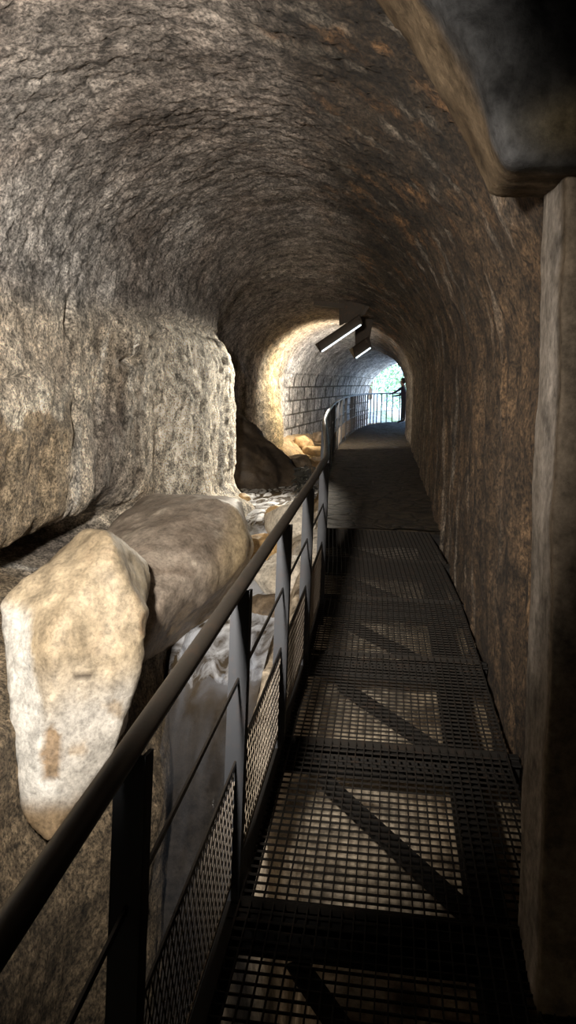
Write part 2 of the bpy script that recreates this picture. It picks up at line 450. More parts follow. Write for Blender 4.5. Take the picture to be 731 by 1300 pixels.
vault = mixc(vault, brown, sstep(.46, .74, S+f1*.14))
right = mixc(C3(.04, .026, .015), C3(.115, .07, .036), f3*1.7+.5)
right = mixc(right, C3(.24, .205, .165), sstep(.10, .40, f4)*.6)
right = mixc(right, C3(.03, .021, .014), sstep(.06, .32, f3*.6-f4*.6+f2*.4)*.85)
right = mixc(right, C3(.19, .165, .13), sstep(9, 15, D)*.5)
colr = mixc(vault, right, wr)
left = mixc(C3(.44, .36, .27), C3(.72, .64, .52), f1*.9+.5+.4*f5)
left = mixc(left, C3(.20, .155, .115), sstep(.05, .40, f3+.2*f5))
left = mixc(left, C3(.80, .74, .64), sstep(.16, .34, f4*.8+.3*f5)*sstep(2.2, 1.7, Hh)*.8)
left = mixc(left, C3(.22, .19, .165), sstep(.12, .3, -f4*.8+.3*f2)*.6)
edge = 1.30+.10*np.sin(D*9)+.22*f2+.15*f3
tanb = sstep(edge+.03, edge-.03, Hh)*sstep(5.8, 5.55, D+.35*f2)
left = mixc(left, mixc(C3(.24, .18, .115), C3(.38, .30, .20), f3*1.3+.5), tanb)
left = mixc(left, C3(.60, .545, .44), bell(0, .05, Hh-edge-.1)*sstep(6, 5.6, D)*.8)
left = mixc(left, C3(.17, .145, .125), sstep(5.95, 6.15, D+.2*f3)*sstep(7.2, 6.6, D+.3*f3)*sstep(1.6, 1.1, Hh+f2*.5)*.75)
left = mixc(left, C3(.62, .58, .52), bell(5.82, .06, D+.05*np.sin(Hh*5)+.10*f2)*sstep(1.25, .9, Hh)*.9)
left = mixc(left, C3(.92, .84, .70), sstep(6.9, 8.3, D+.7*f3+.5*f5)*sstep(10.9, 10.4, D)*.9)
left = mixc(left, C3(.78, .74, .66), sstep(.1, .32, f4)*sstep(8.8, 9.5, D)*sstep(10.8, 10.3, D))
left = mixc(left, C3(.15, .112, .07), sstep(-.05, -.4, Hh)*sstep(10.5, 9.5, D))
left = mixc(left, mixc(C3(.17, .135, .10), C3(.40, .355, .30), f3*1.2+f5*.6+.4), sstep(10.6, 11., D)*sstep(15.2, 14.6, D))
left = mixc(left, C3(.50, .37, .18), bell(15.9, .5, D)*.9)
left = mixc(left, mixc(C3(.52, .49, .45), C3(.74, .72, .69), f2+.5), sstep(16.6, 17.4, D))
colr = mixc(colr, left, wl)
colr = mixc(colr, mixc(C3(.40, .37, .34), C3(.60, .59, .58), f2+.5), sstep(16.5, 18, D)*sstep(.75, .35, S))

allf = np.arange(NT_*NU).reshape(NT_, NU)
def tube_part(name, a, b, extra=None):
    idx = allf[:, a:b].ravel()
    nv = b-a
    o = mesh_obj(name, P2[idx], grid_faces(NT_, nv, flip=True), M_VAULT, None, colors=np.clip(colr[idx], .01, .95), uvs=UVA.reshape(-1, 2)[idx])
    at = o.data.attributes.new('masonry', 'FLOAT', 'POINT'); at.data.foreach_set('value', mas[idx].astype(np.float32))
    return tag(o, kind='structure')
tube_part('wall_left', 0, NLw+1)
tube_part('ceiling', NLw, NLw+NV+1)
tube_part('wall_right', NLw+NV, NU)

# ------------------------------------------------------------------ edges of the walk
EL_D = [0, 2.3, 3.4, 4.35, 5.35, 6.35, 7.5, 9, 11.3, 15.5, 19.6, 22.9, 25.1, 26.7, 28.0, 29.2]
EL_X = [-.45, -.45, -.465, -.475, -.50, -.575, -.68, -.83, -1.02, -1.25, -1.27, -1.17, -.97, -.61, .09, 1.2]
def edge_left(d): return np.interp(d, EL_D, EL_X)
def edge_right(d): return np.interp(d, [0, 3.4, 7.5, 12, 18.7, 21, 22, 23.4, 25.2, 27.4], [.60, .57, .475, .45, .37, .30, .38, .66, 1.15, 1.85])

# ------------------------------------------------------------------ stone path beyond the grating
pd = np.concatenate([np.linspace(7.42, 27.3, 200)])
nx = 26; pv = []
for d in pd:
    a = edge_left(d); b = edge_right(d)+.18
    for j in range(nx):
        pv.append((a+(b-a)*j/(nx-1), d, float(prof(d))))
for d in np.linspace(27.4, 28.6, 10):
    a = edge_left(d)
    for j in range(nx): pv.append((a+(2.3-a)*j/(nx-1), d, float(prof(d))))
pv = np.array(pv); nd = len(pd)+10
pv[:, 2] += fbm(pv*np.array([2.5, 2.5, 0]), 4, 101)*.035+ridge(pv*np.array([4, 4, 0]), 2, 103)*.008
top = pv.copy(); bot = pv.copy(); bot[:, 2] -= .55
nvp = len(pv); fs = grid_faces(nd, nx, flip=True)
fs += [tuple(i+nvp for i in q[::-1]) for q in grid_faces(nd, nx, flip=True)]
for i in range(nd-1):
    a, b = i*nx, (i+1)*nx; fs.append((a, b, b+nvp, a+nvp)); a += nx-1; b += nx-1; fs.append((b, a, a+nvp, b+nvp))
for j in range(nx-1):
    fs.append((j+1, j, j+nvp, j+1+nvp)); a = (nd-1)*nx+j; fs.append((a, a+1, a+1+nvp, a+nvp))
o = mesh_obj('floor', np.concatenate([top, bot]), fs, M_PATH); tag(o, kind='structure')

# ------------------------------------------------------------------ stream bed
bx = np.linspace(-3.7, .85, 130); bd = np.concatenate([np.linspace(-14.8, 1.5, 50), np.linspace(1.55, 12, 230), np.linspace(12.1, 31, 130)])
X, Dd = np.meshgrid(bx, bd); X = X.ravel(); Dd = Dd.ravel()
q3 = np.stack([X, Dd, np.zeros_like(X)], 1)
wob = fbm(q3*1.6, 4, 111)
chan = np.interp(Dd, [-3, 4.6, 5.3, 6.0, 7.6, 8.1, 9.2, 12, 14, 16, 31], [-3.1, -3.1, -2.2, -.75, -.72, -.60, -.58, -.62, -.55, -.40, -.4])
xb = np.interp(Dd, [-3, 2.35, 2.8, 3.05, 3.3, 4, 7, 8, 10, 12, 20, 31], [-.28, -.28, -.36, -.50, -.72, -.84, -.88, -1.02, -1.08, -1.25, -1.6, -1.2])
bank = np.interp(Dd, [-3, 3.3, 5.5, 7.2, 7.6, 9, 12, 31], [-.36, -.33, -.30, -.28, -.16, -.2, -.25, -.25])
sl = np.interp(Dd, [0, 7, 8.5, 31], [.07, .10, .28, .4])
kk = sstep(-1, 1, (X-xb+.10*wob)/sl)
hb = chan*(1-kk)+bank*kk
lb = sstep(-1.9, -2.5, X+.2*wob)*sstep(8.3, 10.5, Dd)
hb = hb+lb*np.interp(Dd, [10, 13, 16, 31], [.1, .25, .38, .2])
hb += wob*.09+ridge(q3*2.4, 4, 117)*.05+fbm(q3*6, 3, 119)*.02
hb += .16*sstep(15.2, 16.5, Dd)*sstep(-1.5, -1.9, X)
hb = np.where(Dd < 7.35, np.minimum(hb, -.205+.02*np.tanh((hb+.205)*6)), hb)
Z = hb+prof(Dd)
bp = np.stack([X, Dd, Z], 1)
g1 = fbm(bp*1.7, 5, 121); g2 = fbm(bp*5, 4, 127)
bc = mixc(C3(.27, .20, .125), C3(.46, .37, .26), g1+.45+.3*g2)
bc = mixc(bc, C3(.13, .09, .055), sstep(.08, .38, g2+.4*g1))
bc = mixc(bc, mixc(C3(.33, .275, .205), C3(.50, .435, .345), g1*1.2+.5), sstep(-.95, -.7, X)*sstep(7.4, 7., Dd)*sstep(.30, .05, X+.4*g1)*.75*sstep(.42, .1, g2+g1*.5))
bc = mixc(bc, C3(.66, .62, .55), sstep(7.0, 7.5, Dd)*sstep(10.5, 9.5, Dd)*sstep(.05, .4, kk)*.6)
bc = mixc(bc, C3(.50, .33, .14), sstep(10.5, 12, Dd)*(.6+g2)*.7)
bc = mixc(bc, C3(.010, .009, .009), sstep(-.62, -.9, hb)*sstep(7, 6, Dd)*.97)  # chasm's deep shade painted into the bed colour
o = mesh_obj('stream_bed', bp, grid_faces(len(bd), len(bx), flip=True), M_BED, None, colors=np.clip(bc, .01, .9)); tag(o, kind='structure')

# ------------------------------------------------------------------ boulders
def colA(co, no):
    d = co[:, 1]; h = co[:, 2]-prof(d); x = co[:, 0]
    a = fbm(co*2.2, 5, 131); b = fbm(co*6, 4, 133); c = fbm(co*np.array([2, 2, 5]), 4, 134)
    r = mixc(C3(.25, .195, .125), C3(.37, .30, .205), a*1.1+.5)
    r = mixc(r, C3(.43, .40, .355), sstep(.12, -.25, h+.25*a))
    r = mixc(r, C3(.30, .225, .145), sstep(.18, .45, b+.4*c)*.7)
    r = mixc(r, C3(.52, .50, .46), sstep(.09, .03, x+1.98+.26*(h-.2)+.06*b)*sstep(.36, .25, h))
    r = mixc(r, C3(.24, .17, .105), sstep(1.0, .8, ((x+1.765)/.055)**2+((h+.40)/.17)**2+.4*b))   # bare brown hollow in the white crust
    r = mixc(r, C3(.24, .17, .105), sstep(1.0, .8, ((x+1.33)/.06)**2+((h-.22)/.13)**2+.5*b))
    r = mixc(r, C3(.09, .07, .05), sstep(1., .7, ((x+1.63)/.045)**2+((h-.0)/.022)**2+.8*b))
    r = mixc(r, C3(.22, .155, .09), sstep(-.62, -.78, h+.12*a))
    return np.clip(r, .01, .9)
def dispA(co, no):
    d = co[:, 1]; h = co[:, 2]-prof(d); x = co[:, 0]
    return -.03*sstep(1.1, .6, ((x+1.765)/.055)**2+((h+.40)/.17)**2)-.02*sstep(1.1, .6, ((x+1.33)/.06)**2+((h-.22)/.13)**2)+ridge(co*3, 3, 138)*.02
A = [(-2.20, 4.0, .32), (-2.10, 4.05, .42), (-1.86, 4.3, .66), (-1.66, 4.15, .70), (-1.58, 4.05, .66), (-1.50, 4.0, .50), (-1.36, 4.05, .22), (-1.40, 4.1, .02), (-1.50, 4.05, -.26), (-1.50, 4.0, -.52), (-1.78, 3.8, -.92), (-1.93, 3.8, -.75), (-1.98, 3.8, -.45),
     (-2.06, 3.85, -.2), (-2.14, 3.9, .15), (-1.75, 3.72, .30), (-1.75, 3.70, -.10), (-2.3, 4.9, .30), (-1.9, 5.0, .40), (-1.65, 4.9, .30), (-1.75, 4.9, -.6), (-2.4, 4.8, -.7)]
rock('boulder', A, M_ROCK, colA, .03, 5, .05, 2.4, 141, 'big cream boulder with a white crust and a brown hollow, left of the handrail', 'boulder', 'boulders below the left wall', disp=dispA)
def colB(co, no):
    d = co[:, 1]; h = co[:, 2]-prof(d)
    w = co+np.stack([fbm(co*1.5, 3, 151), fbm(co*1.5, 3, 152), fbm(co*1.5, 3, 153)], 1)*.5
    a = fbm(w*np.array([2.2, 1.3, 4.5]), 5, 154); b = fbm(co*4, 4, 155)
    r = mixc(C3(.16, .125, .095), C3(.30, .25, .20), a*1.5+.5)
    r = mixc(r, C3(.57, .50, .40), sstep(.2, .5, b+.3*a)*.6)
    r = mixc(r, C3(.48, .36, .20), sstep(-1.42, -1.22, co[:, 0])*.7)
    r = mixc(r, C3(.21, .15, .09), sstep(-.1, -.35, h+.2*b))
    return np.clip(r, .01, .9)
B = [(-2.40, 5.6, .16), (-2.10, 6.0, .34), (-1.80, 6.1, .44), (-1.52, 6.2, .50), (-1.34, 6.2, .44), (-1.21, 6.2, .20), (-1.22, 6.1, .0), (-1.34, 6.0, -.10), (-1.52, 5.9, -.22), (-1.80, 5.75, -.46), (-2.1, 5.6, -.9), (-1.95, 5.45, .10),
     (-1.6, 5.55, .10), (-1.64, 4.95, -.12), (-1.85, 5.0, .18), (-1.54, 5.1, .04), (-1.75, 5.0, -.42), (-2.5, 7.2, .3), (-1.5, 7.2, .3), (-1.30, 7.0, -.1), (-1.6, 7.1, -.8), (-2.5, 7, -.8)]
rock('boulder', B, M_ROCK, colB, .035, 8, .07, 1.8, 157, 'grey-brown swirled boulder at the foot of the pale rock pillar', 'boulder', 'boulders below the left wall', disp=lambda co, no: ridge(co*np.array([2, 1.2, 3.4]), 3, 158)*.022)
def colC(dark, light):
    def f(co, no):
        a = fbm(co*2.4, 5, 161); b = fbm(co*7, 4, 163)
        r = mixc(np.array([dark]), np.array([light]), a*1.3+.5+.3*b)
        return np.clip(mixc(r, np.array([light])*1.35, sstep(.36, .55, b)), .01, .9)
    return f
Crk = [(-3.0, 12.2, .95), (-2.75, 12.4, .95), (-2.35, 12.6, .55), (-1.95, 12.7, .18), (-1.62, 12.6, -.10), (-1.60, 12.3, -.30), (-2.0, 11.8, -.40), (-2.7, 11.5, -.5), (-3.2, 11.6, -.3), (-3.2, 13.4, .8), (-1.9, 13.6, -.2), (-2.4, 13.6, .3)]
rock('rock_outcrop', Crk, M_ROCK, colC((.022, .016, .011), (.065, .047, .031)), .04, 3, .14, 1.9, 165, 'dark brown wet rock outcrop sloping into the stream behind the pillar', 'rock', disp=lambda co, no: ridge(co*2.4, 4, 166)*.07)
def small_rock(x, d, h, r, sq, dark, light, seed, label, group=None):
    rr = np.random.default_rng(seed); pts = []
    for _ in range(26):
        v = rr.normal(size=3); v /= np.linalg.norm(v); v *= r*(.8+.3*rr.random())
        pts.append((x+v[0]*1.15, d+v[1]*1.1, h+v[2]*sq))
    rock('rock', pts, M_ROCK, colC(dark, light), max(.018, r*.08), 4, r*.16, 1.2/r, seed, label, 'rock', group or 'rocks in the stream bed')
OC = ((.34, .21, .09), (.62, .42, .20)); PL = ((.40, .34, .26), (.66, .60, .50)); DK = ((.09, .065, .042), (.22, .16, .10))
small_rock(-1.45, 8.25, -.48, .30, .9, *OC, 201, 'ochre rock splitting the little cascade, right of the white water')
small_rock(-2.05, 9.1, -.28, .24, .7, *OC, 202, 'orange rock under the pillar at the lip of the upper pool')
small_rock(-2.0, 9.75, -.12, .10, .8, *OC, 203, 'small reddish stone by the pillar at the edge of the pool')
small_rock(-1.42, 9.0, -.18, .20, .7, *OC, 204, 'round ochre stone in the pool close to the handrail')
small_rock(-1.12, 8.2, -.10, .32, .9, *PL, 205, 'whitish rock just behind the railing posts at the end of the grating')
small_rock(-1.02, 7.1, -.42, .30, .8, *PL, 206, 'pale rock on the bank below the farthest near posts')
small_rock(-1.05, 6.7, -.58, .20, .8, *DK, 207, 'brown stone standing in the foam below the handrail')
small_rock(-2.1, 17.0, .05, .26, .7, *OC, 208, 'yellow-brown stone at the foot of the far stone-block wall')
small_rock(-1.7, 16.2, -.03, .28, .55, *OC, 209, 'flat orange rock below the far stone-block wall')
small_rock(-1.9, 14.8, -.15, .34, .5, *DK, 210, 'flat dark rock midstream before the stone-block wall')
small_rock(-1.55, 13.6, -.22, .26, .5, *DK, 211, 'dark wet rock beside the outcrop, near the bend of the railing')
small_rock(-1.85, 18.6, .06, .25, .7, *DK, 212, 'dark rock at the base of the stone-block wall, behind the railing')

# black ragged plant by the rail where the grating ends
bm_ = MB(); r2 = random.Random(5)
for _ in range(120):
    a = Vector(W(-1.28+r2.gauss(0, .07), 10.6+r2.gauss(0, .08), .02+r2.uniform(-.16, .22)))
    b = a+Vector((r2.gauss(0, .07), r2.gauss(0, .06), r2.uniform(-.09, .05)))
    m_ = (a+b)/2; s_ = Vector((r2.gauss(0, .03), r2.gauss(0, .02), r2.gauss(0, .03)))
    bm_.add([a, m_+s_, b, m_-s_], [(0, 1, 2, 3)])
for k in range(7):
    bm_.tube([W(-1.27, 10.62, -.30), W(-1.28+.03*(k-3), 10.6+.02*(k % 3), .02+.03*k)], .006, 5)
o = bm_.build('fern', mat_plain('black_foliage', (.018, .017, .013), .8)); tag(o, 'black ragged clump of plant beside the handrail above the pool', 'plant')

# ------------------------------------------------------------------ stream
def ribbon(name, keys, mat, nu=26, sub=130, seed=300, amp=.03):
    keys = np.array(keys); t = np.linspace(keys[0, 0], keys[-1, 0], sub)
    xl = np.interp(t, keys[:, 0], keys[:, 1]); xr = np.interp(t, keys[:, 0], keys[:, 2]); d = np.interp(t, keys[:, 0], keys[:, 3]); z = np.interp(t, keys[:, 0], keys[:, 4]); fo = np.interp(t, keys[:, 0], keys[:, 5])
    for a in (d, z, xl, xr):
        for _ in range(3): a[1:-1] = .25*a[:-2]+.5*a[1:-1]+.25*a[2:]
    v = []; c = []
    for i in range(sub):
        for j in range(nu):
            q = j/(nu-1)
            v.append((xl[i]+(xr[i]-xl[i])*q, d[i], z[i])); c.append((fo[i],)*3)
    v = np.array(v); n_ = fbm(v*np.array([3.5, 3.5, 3.5]), 4, seed)
    v[:, 2] += fbm(v*np.array([4.5, 1.6, 1.6]), 3, seed+3)*amp+n_*amp*.25; v[:, 1] -= fbm(v*5, 3, seed+9)*amp*(.8 if name == 'waterfall' else .15)
    return mesh_obj(name, v, grid_faces(sub, nu, flip=True), mat, None, colors=np.array(c))
zz = lambda d, h: float(prof(d))+h
o = ribbon('stream', [(0, -2.6, -1.3, 22, zz(22, -.25), .3), (1, -2.7, -1.35, 17, zz(17, -.22), .3), (2, -2.6, -1.3, 14, zz(14, -.25), .4), (3, -2.5, -1.15, 11.3, zz(11.3, -.28), .5), (4, -2.2, -1.15, 9.6, zz(9.6, -.24), .55), (4.5, -2.0, -1.2, 8.75, zz(8.75, -.22), .5),
                       (5, -1.9, -1.25, 8.3, zz(8.3, -.44), .8), (6, -1.9, -1.0, 7.7, zz(7.7, -.56), .75), (7, -1.8, -.95, 6.9, zz(6.9, -.56), .62), (8, -1.8, -.95, 6.1, zz(6.1, -.60), .55), (8.4, -1.7, -.95, 5.65, zz(5.7, -.74), .5), (8.8, -1.65, -.97, 5.4, zz(5.7, -1.0), .12), (9.3, -1.6, -.97, 5.1, zz(5.7, -1.6), .0)], M_WATER, seed=301, amp=.05)
tag(o, 'stream of white rushing water and brown pools beside the railing', 'water', kind='stuff')
o = ribbon('waterfall', [(0, -1.65, -.95, 6.2, zz(6.2, -.58), .0), (.6, -1.65, -.95, 5.75, zz(5.7, -.68), .5), (1, -1.6, -.95, 5.35, zz(5.7, -.95), .12), (1.6, -1.6, -.95, 5.0, zz(5.7, -1.5), .035), (2.2, -1.6, -.95, 4.75, zz(5.7, -2.2), .025), (3, -1.65, -.95, 4.4, zz(5.7, -2.9), .04), (3.6, -1.6, -.9, 3.6, zz(3.6, -2.6), .03), (4, -1.6, -.85, 3.0, zz(3.0, -2.7), .0)], M_FALL, seed=305, amp=.08)
tag(o, 'veil of bluish white water falling into the dark chasm below the railing', 'water', kind='stuff')

# ------------------------------------------------------------------ steel walkway
JD = [.34, 1.34, 2.34, 3.36, 4.36, 5.36, 6.37, 7.40]
wk = empty('steel_walkway', W(.05, 2.34, -.12), 'dark steel walkway of open grating on cross joists over the rocks', 'walkway')
for i in range(len(JD)-1):
    a, b = JD[i]+.004, JD[i+1]-.004
    m = MB(); al, bl = edge_left(a)+.012, edge_left(b)+.012; ar, br_ = edge_right(a)-.01, edge_right(b)-.01
    n = int((min(ar-al, br_-bl))/.0365)
    for k in range(n+1):
        p, q = W(al+k*.0365, a, -.007), W(bl+k*.0365, b, -.007)
        m.bar(p, q, .0042, .016)
    rows = int(round((b-a)/.0385))
    for r in range(rows+1):
        d = a+(b-a)*r/rows
        l = al+(bl-al)*r/rows
        m.bar(W(l, d, -.006), W(l+n*.0365, d, -.006), .0045, .008)
    # frame of flat bar
    for (p, q) in ((W(al, a, -.010), W(al+n*.0365, a, -.010)), (W(bl, b, -.010), W(bl+n*.0365, b, -.010))): m.bar(p, q, .006, .024)
    for (p, q) in ((W(al, a, -.010), W(bl, b, -.010)), (W(al+n*.0365, a, -.010), W(bl+n*.0365, b, -.010))): m.bar(p, q, .006, .024)
    m.build('grating_panel', M_GRATE, wk)
for d in JD:
    l, r = edge_left(d)-.02, edge_right(d)+.02
    m = MB()
    m.bar(W(l, d-.032, -.031), W(r, d-.032, -.031), .05, .008); m.bar(W(l, d+.032, -.031), W(r, d+.032, -.031), .05, .008)
    m.bar(W(l, d-.012, -.085), W(r, d-.012, -.085), .008, .10); m.bar(W(l, d+.012, -.085), W(r, d+.012, -.085), .008, .10)
    m.bar(W(l, d-.032, -.139), W(r, d-.032, -.139), .05, .008); m.bar(W(l, d+.032, -.139), W(r, d+.032, -.139), .05, .008)
    m.build('joist', M_BEAM, wk)
for i in range(1, len(JD)-1):
    d1 = JD[i+1]; x0 = edge_left(d1)+.20
    m = MB(); a, b = W(x0, d1-.03, -.16), W(.36, d1-.82, -.16)
    m.bar(a, b, .075, .008); m.bar(Vector(a)+Vector((0, 0, -.03)), Vector(b)+Vector((0, 0, -.03)), .008, .06)
    m.build('brace', M_BEAM, wk)
for xo, w in ((.375, .11), (None, .05)):
    m = MB()
    for i in range(len(JD)-1):
        xa, xb2 = (xo-.008*i, xo-.008*(i+1)) if xo else (edge_left(JD[i])-.01, edge_left(JD[i+1])-.01)
        for hh, hgt, ww in ((-.032, .01, w), (-.085, .10, .012), (-.14, .01, w)):
            m.bar(W(xa, JD[i], hh-(.05 if xo else 0)), W(xb2, JD[i+1], hh-(.05 if xo else 0)), ww, hgt)
        if xo:
            m.bar(W(xa, JD[i], -.11), W(xb2, JD[i+1], -.11), w, .14)
    m.build('stringer', M_BEAM, wk)
reparent(wk)

# ------------------------------------------------------------------ railing
RL_D = [-.6, 0, 2.3, 4.4, 5.35, 6.37, 7.40, 9, 11, 14.5, 18, 20.5, 22.9, 25, 26.5, 27.4, 28.1]
RL_X = [-.475, -.475, -.475, -.475, -.485, -.585, -.70, -.86, -1.01, -1.21, -1.31, -1.32, -1.22, -1.0, -.64, -.22, .35]
def rail_pt(s):
    return np.interp(s, np.arange(len(RL_D)), RL_X), np.interp(s, np.arange(len(RL_D)), RL_D)
rs = np.linspace(0, len(RL_D)-1, 260)
RX, RD = rail_pt(rs)
ker = np.array([1, 4, 6, 4, 1])/16
for _ in range(3):
    for arr in (RX, RD):
        arr[2:-2] = np.convolve(arr, ker, 'valid')
arc = np.concatenate([[0], np.cumsum(np.hypot(np.diff(RX), np.diff(RD)))])
def by_d(d): return float(np.interp(d, RD, RX))
def by_arc(a): return float(np.interp(a, arc, RX)), float(np.interp(a, arc, RD))
rl = empty('steel_railing', W(-.475, 2.34, 0), 'dark steel railing with round handrail following the walkway into the tunnel', 'railing')
def hrail(d): return 1.0+.06*float(sstep(8, 20, d))
m = MB(); m.tube([W(x, d, hrail(d)) for x, d in zip(RX, RD)], .0235, 16); m.build('handrail', M_RAIL, rl, True)
posts = [.34, 1.36, 2.36, 3.30, 4.20, 5.20, 6.30, 7.40]
far = []
a0 = float(np.interp(7.4, RD, arc)); a21 = float(np.interp(21.5, RD, arc)); aend = arc[-1]
aa = a0
while True:
    aa += 1.75 if aa < a21-1 else .42
    if aa > aend-.1: break
    far.append(aa)
plist = [(by_d(d), d, 1) for d in posts]+[(*by_arc(a), (1 if a < a21 else 0)) for a in far]
for (x, d, big) in plist:
    m = MB(); h1 = hrail(d)-.018
    w = .062 if big else .036
    # flat bar facing along the walk with a narrower web behind it, like a T
    m.box(x-w*.55, x+w*.45, d-.004, d+.004, W(x, d, -.16)[2], W(x, d, h1)[2])
    m.box(x+w*.45-.008, x+w*.45, d, d+.045, W(x, d, -.16)[2], W(x, d, h1)[2])
    m.build('post', M_POST, rl)
for i in range(len(plist)-1):
    (x0, d0, b0), (x1, d1, b1) = plist[i], plist[i+1]
    for hh, nm in ((.69, 'middle_rail'), (.42, 'lower_rail')):
        if d0 > 22 and nm == 'middle_rail': continue
        m = MB(); m.bar(W(x0, d0, hh), W(x1, d1, hh), .006, .016); m.build(nm, M_RAIL, rl)
    # expanded mesh panel
    m = MB(); L = math.hypot(x1-x0, d1-d0); Hm = .37; h0 = .04
    def pt(u, v): return W(x0+(x1-x0)*u/L, d0+(d1-d0)*u/L, h0+v)
    cu, cv = (.034, .075) if d0 < 7 else (.06, .12)
    k = cu/cv
    s_ = -Hm*k
    u0 = s_
    while u0 < L:
        for sgn in (1, -1):
            # line u = u0 + k*v (or mirrored), clipped to the panel
            va, vb = 0., Hm
            ua, ub = (u0, u0+k*Hm) if sgn > 0 else (u0+k*Hm, u0)
            if ua == ub: continue
            f0, f1 = 0., 1.
            for bound, less in ((0., False), (L, True)):
                t_ = (bound-ua)/(ub-ua)
                if 0 < t_ < 1:
                    if (ua < bound) != less: f0 = max(f0, t_)
                    else: f1 = min(f1, t_)
            mid_ = ua+(ub-ua)*(f0+f1)/2
            if f1 <= f0 or not 0 <= mid_ <= L: continue
            m.bar(pt(ua+(ub-ua)*f0, Hm*f0), pt(ua+(ub-ua)*f1, Hm*f1), .0028, .0028, up=(1, 0, 0))
        u0 += cu
    m.bar(pt(0, -.01), pt(L, -.01), .005, .012)
    m.build('mesh_panel', M_WIRE, rl)
reparent(rl)

# ------------------------------------------------------------------ masonry post and portal rib on the right
def box_pts(x0, x1, d0, d1, h0, h1): return [(x, d, h) for x in (x0, x1) for d in (d0, d1) for h in (h0, h1)]
def colP(co, no):
    a = fbm(co*np.array([5, 5, .9]), 4, 171); b = fbm(co*5, 4, 172)
    r = mixc(C3(.13, .11, .09), C3(.25, .22, .19), a*1.4+.5)
    r = mixc(r, C3(.12, .095, .07), sstep(.2, .45, b)*.6)
    r = mixc(r, C3(.10, .075, .05), sstep(2.12, 2.08, co[:, 1])*.85)  # shade on the near face, painted into the plaster colour
    return r
rock('pillar', box_pts(.43, .72, 2.05, 2.39, -.03, 2.32), M_PLASTER, colP, .018, 2, .018, 2.5, 173, 'grey plastered square pillar against the right wall, under the lintel', 'pillar')
inner = [(.95, 2.26), (.70, 2.24), (.42, 2.235), (.27, 2.24), (.20, 2.40), (.11, 2.56), (0., 2.74), (-.13, 2.90), (-.35, 3.06), (-.65, 3.2), (-1.0, 3.26), (-1.3, 3.25), (-1.7, 3.12)]
outer = [(-1.7, 3.9), (-.6, 4.0), (.4, 3.9), (.95, 3.6)]
poly = inner+outer; npy = len(poly)
v = [W(x, 1.92, h) for x, h in poly]+[(x, 2.42, h+float(prof(2.42))) for x, h in poly]
f = [tuple(range(npy))[::-1], tuple(range(npy, 2*npy))]+[(i, (i+1) % npy, (i+1) % npy+npy, i+npy) for i in range(npy)]
co, no, fs = remeshed(v, f, .026, 3)
fr = sstep(2.06, 1.98, co[:, 1])
co = co+no*(fbm(co*2.3, 4, 181)*.022+fbm(co*7, 3, 183)*.010)[:, None]
co[:, 1] -= (fbm(co*2.6, 4, 186)*.10+ridge(co*np.array([2.4, 1, 2.4]), 3, 182)*.07)*fr*sstep(2.30, 2.5, co[:, 2]-prof(co[:, 1]))
a = fbm(co*3, 5, 184); b = fbm(co*8, 4, 185)
c = mixc(mixc(C3(.045, .03, .017), C3(.11, .08, .05), a*1.3+.5), mixc(C3(.022, .0216, .021), C3(.066, .066, .068), a*1.5+.5), fr)
c = mixc(c, C3(.12, .12, .12), sstep(.35, .5, b)*.5*fr); c = mixc(c, C3(.30, .23, .12), bell(2.33, .06, co[:, 2]-prof(co[:, 1]))*bell(.45, .1, co[:, 0])*fr*.7)
o = mesh_obj('trim_1', co, fs, M_PLASTER, None, colors=np.clip(c, .01, .9)); tag(o, kind='structure')

# ------------------------------------------------------------------ lamps under the vault
def tray_lamp(a, b, width, up, label, plate, arm=None):
    a = Vector(W(*a)); b = Vector(W(*b)); root = empty('tunnel_lamp', (a+b)/2, label, 'lamp', 'tray lamps under the vault')
    ax = (b-a).normalized(); u = Vector(up); u = (u-ax*u.dot(ax)).normalized(); r = ax.cross(u)
    m = MB()
    # bent sheet: a sloping hood with a back and two end cheeks
    def quad_slab(p, q, s, t, th=.006):
        n = (q-p).cross(t-p).normalized()*th
        m.add([p, q, s, t, p+n, q+n, s+n, t+n], [(0, 3, 2, 1), (4, 5, 6, 7), (0, 1, 5, 4), (1, 2, 6, 5), (2, 3, 7, 6), (3, 0, 4, 7)])
    quad_slab(a, b, b+u*width, a+u*width)
    quad_slab(a+u*width, b+u*width, b+u*width+r*.16, a+u*width+r*.16)
    for p in (a, b): quad_slab(p, p+u*width, p+u*width+r*.16, p+r*.03)
    m.build('hood', M_SHADE, root)
    m = MB(); m.tube([a+ax*.03+r*.025+u*.0, b-ax*.03+r*.025+u*.0], .0125, 12); tb = m.build('tube', M_TUBE, root, True)
    m = MB()
    for p in plate:
        pass
    P_ = [Vector(W(*p)) for p in plate]; th = Vector((0, .012, 0))
    n = len(P_); m.add(P_+[p+th for p in P_], [tuple(range(n))[::-1], tuple(range(n, 2*n))]+[(i, (i+1) % n, (i+1) % n+n, i+n) for i in range(n)])
    m.build('bracket', M_SHADE, root)
    if arm:
        m = MB(); m.bar(W(*arm[0]), W(*arm[1]), .10, .09); m.build('arm', M_SHADE, root)
    reparent(root)
    return root
tray_lamp((-1.36, 13.0, 1.98), (-.66, 13.25, 2.50), .17, (-.5, -.25, .8), 'long sheet-metal tray lamp with a lit white tube hanging under the vault', [(-1.05, 13.1, 2.46), (-.62, 13.2, 2.66), (-.40, 13.2, 3.02), (-1.08, 13.1, 3.06)], ((-1.52, 13.1, 2.86), (-.98, 13.14, 2.80)))
tray_lamp((-.86, 14.9, 1.93), (-.55, 15.1, 2.17), .22, (-.45, -.2, .85), 'smaller rusty tray lamp hanging just behind the long one', [(-.86, 15.0, 2.15), (-.58, 15.05, 2.3), (-.5, 15.05, 2.9), (-.9, 15.0, 2.95)])

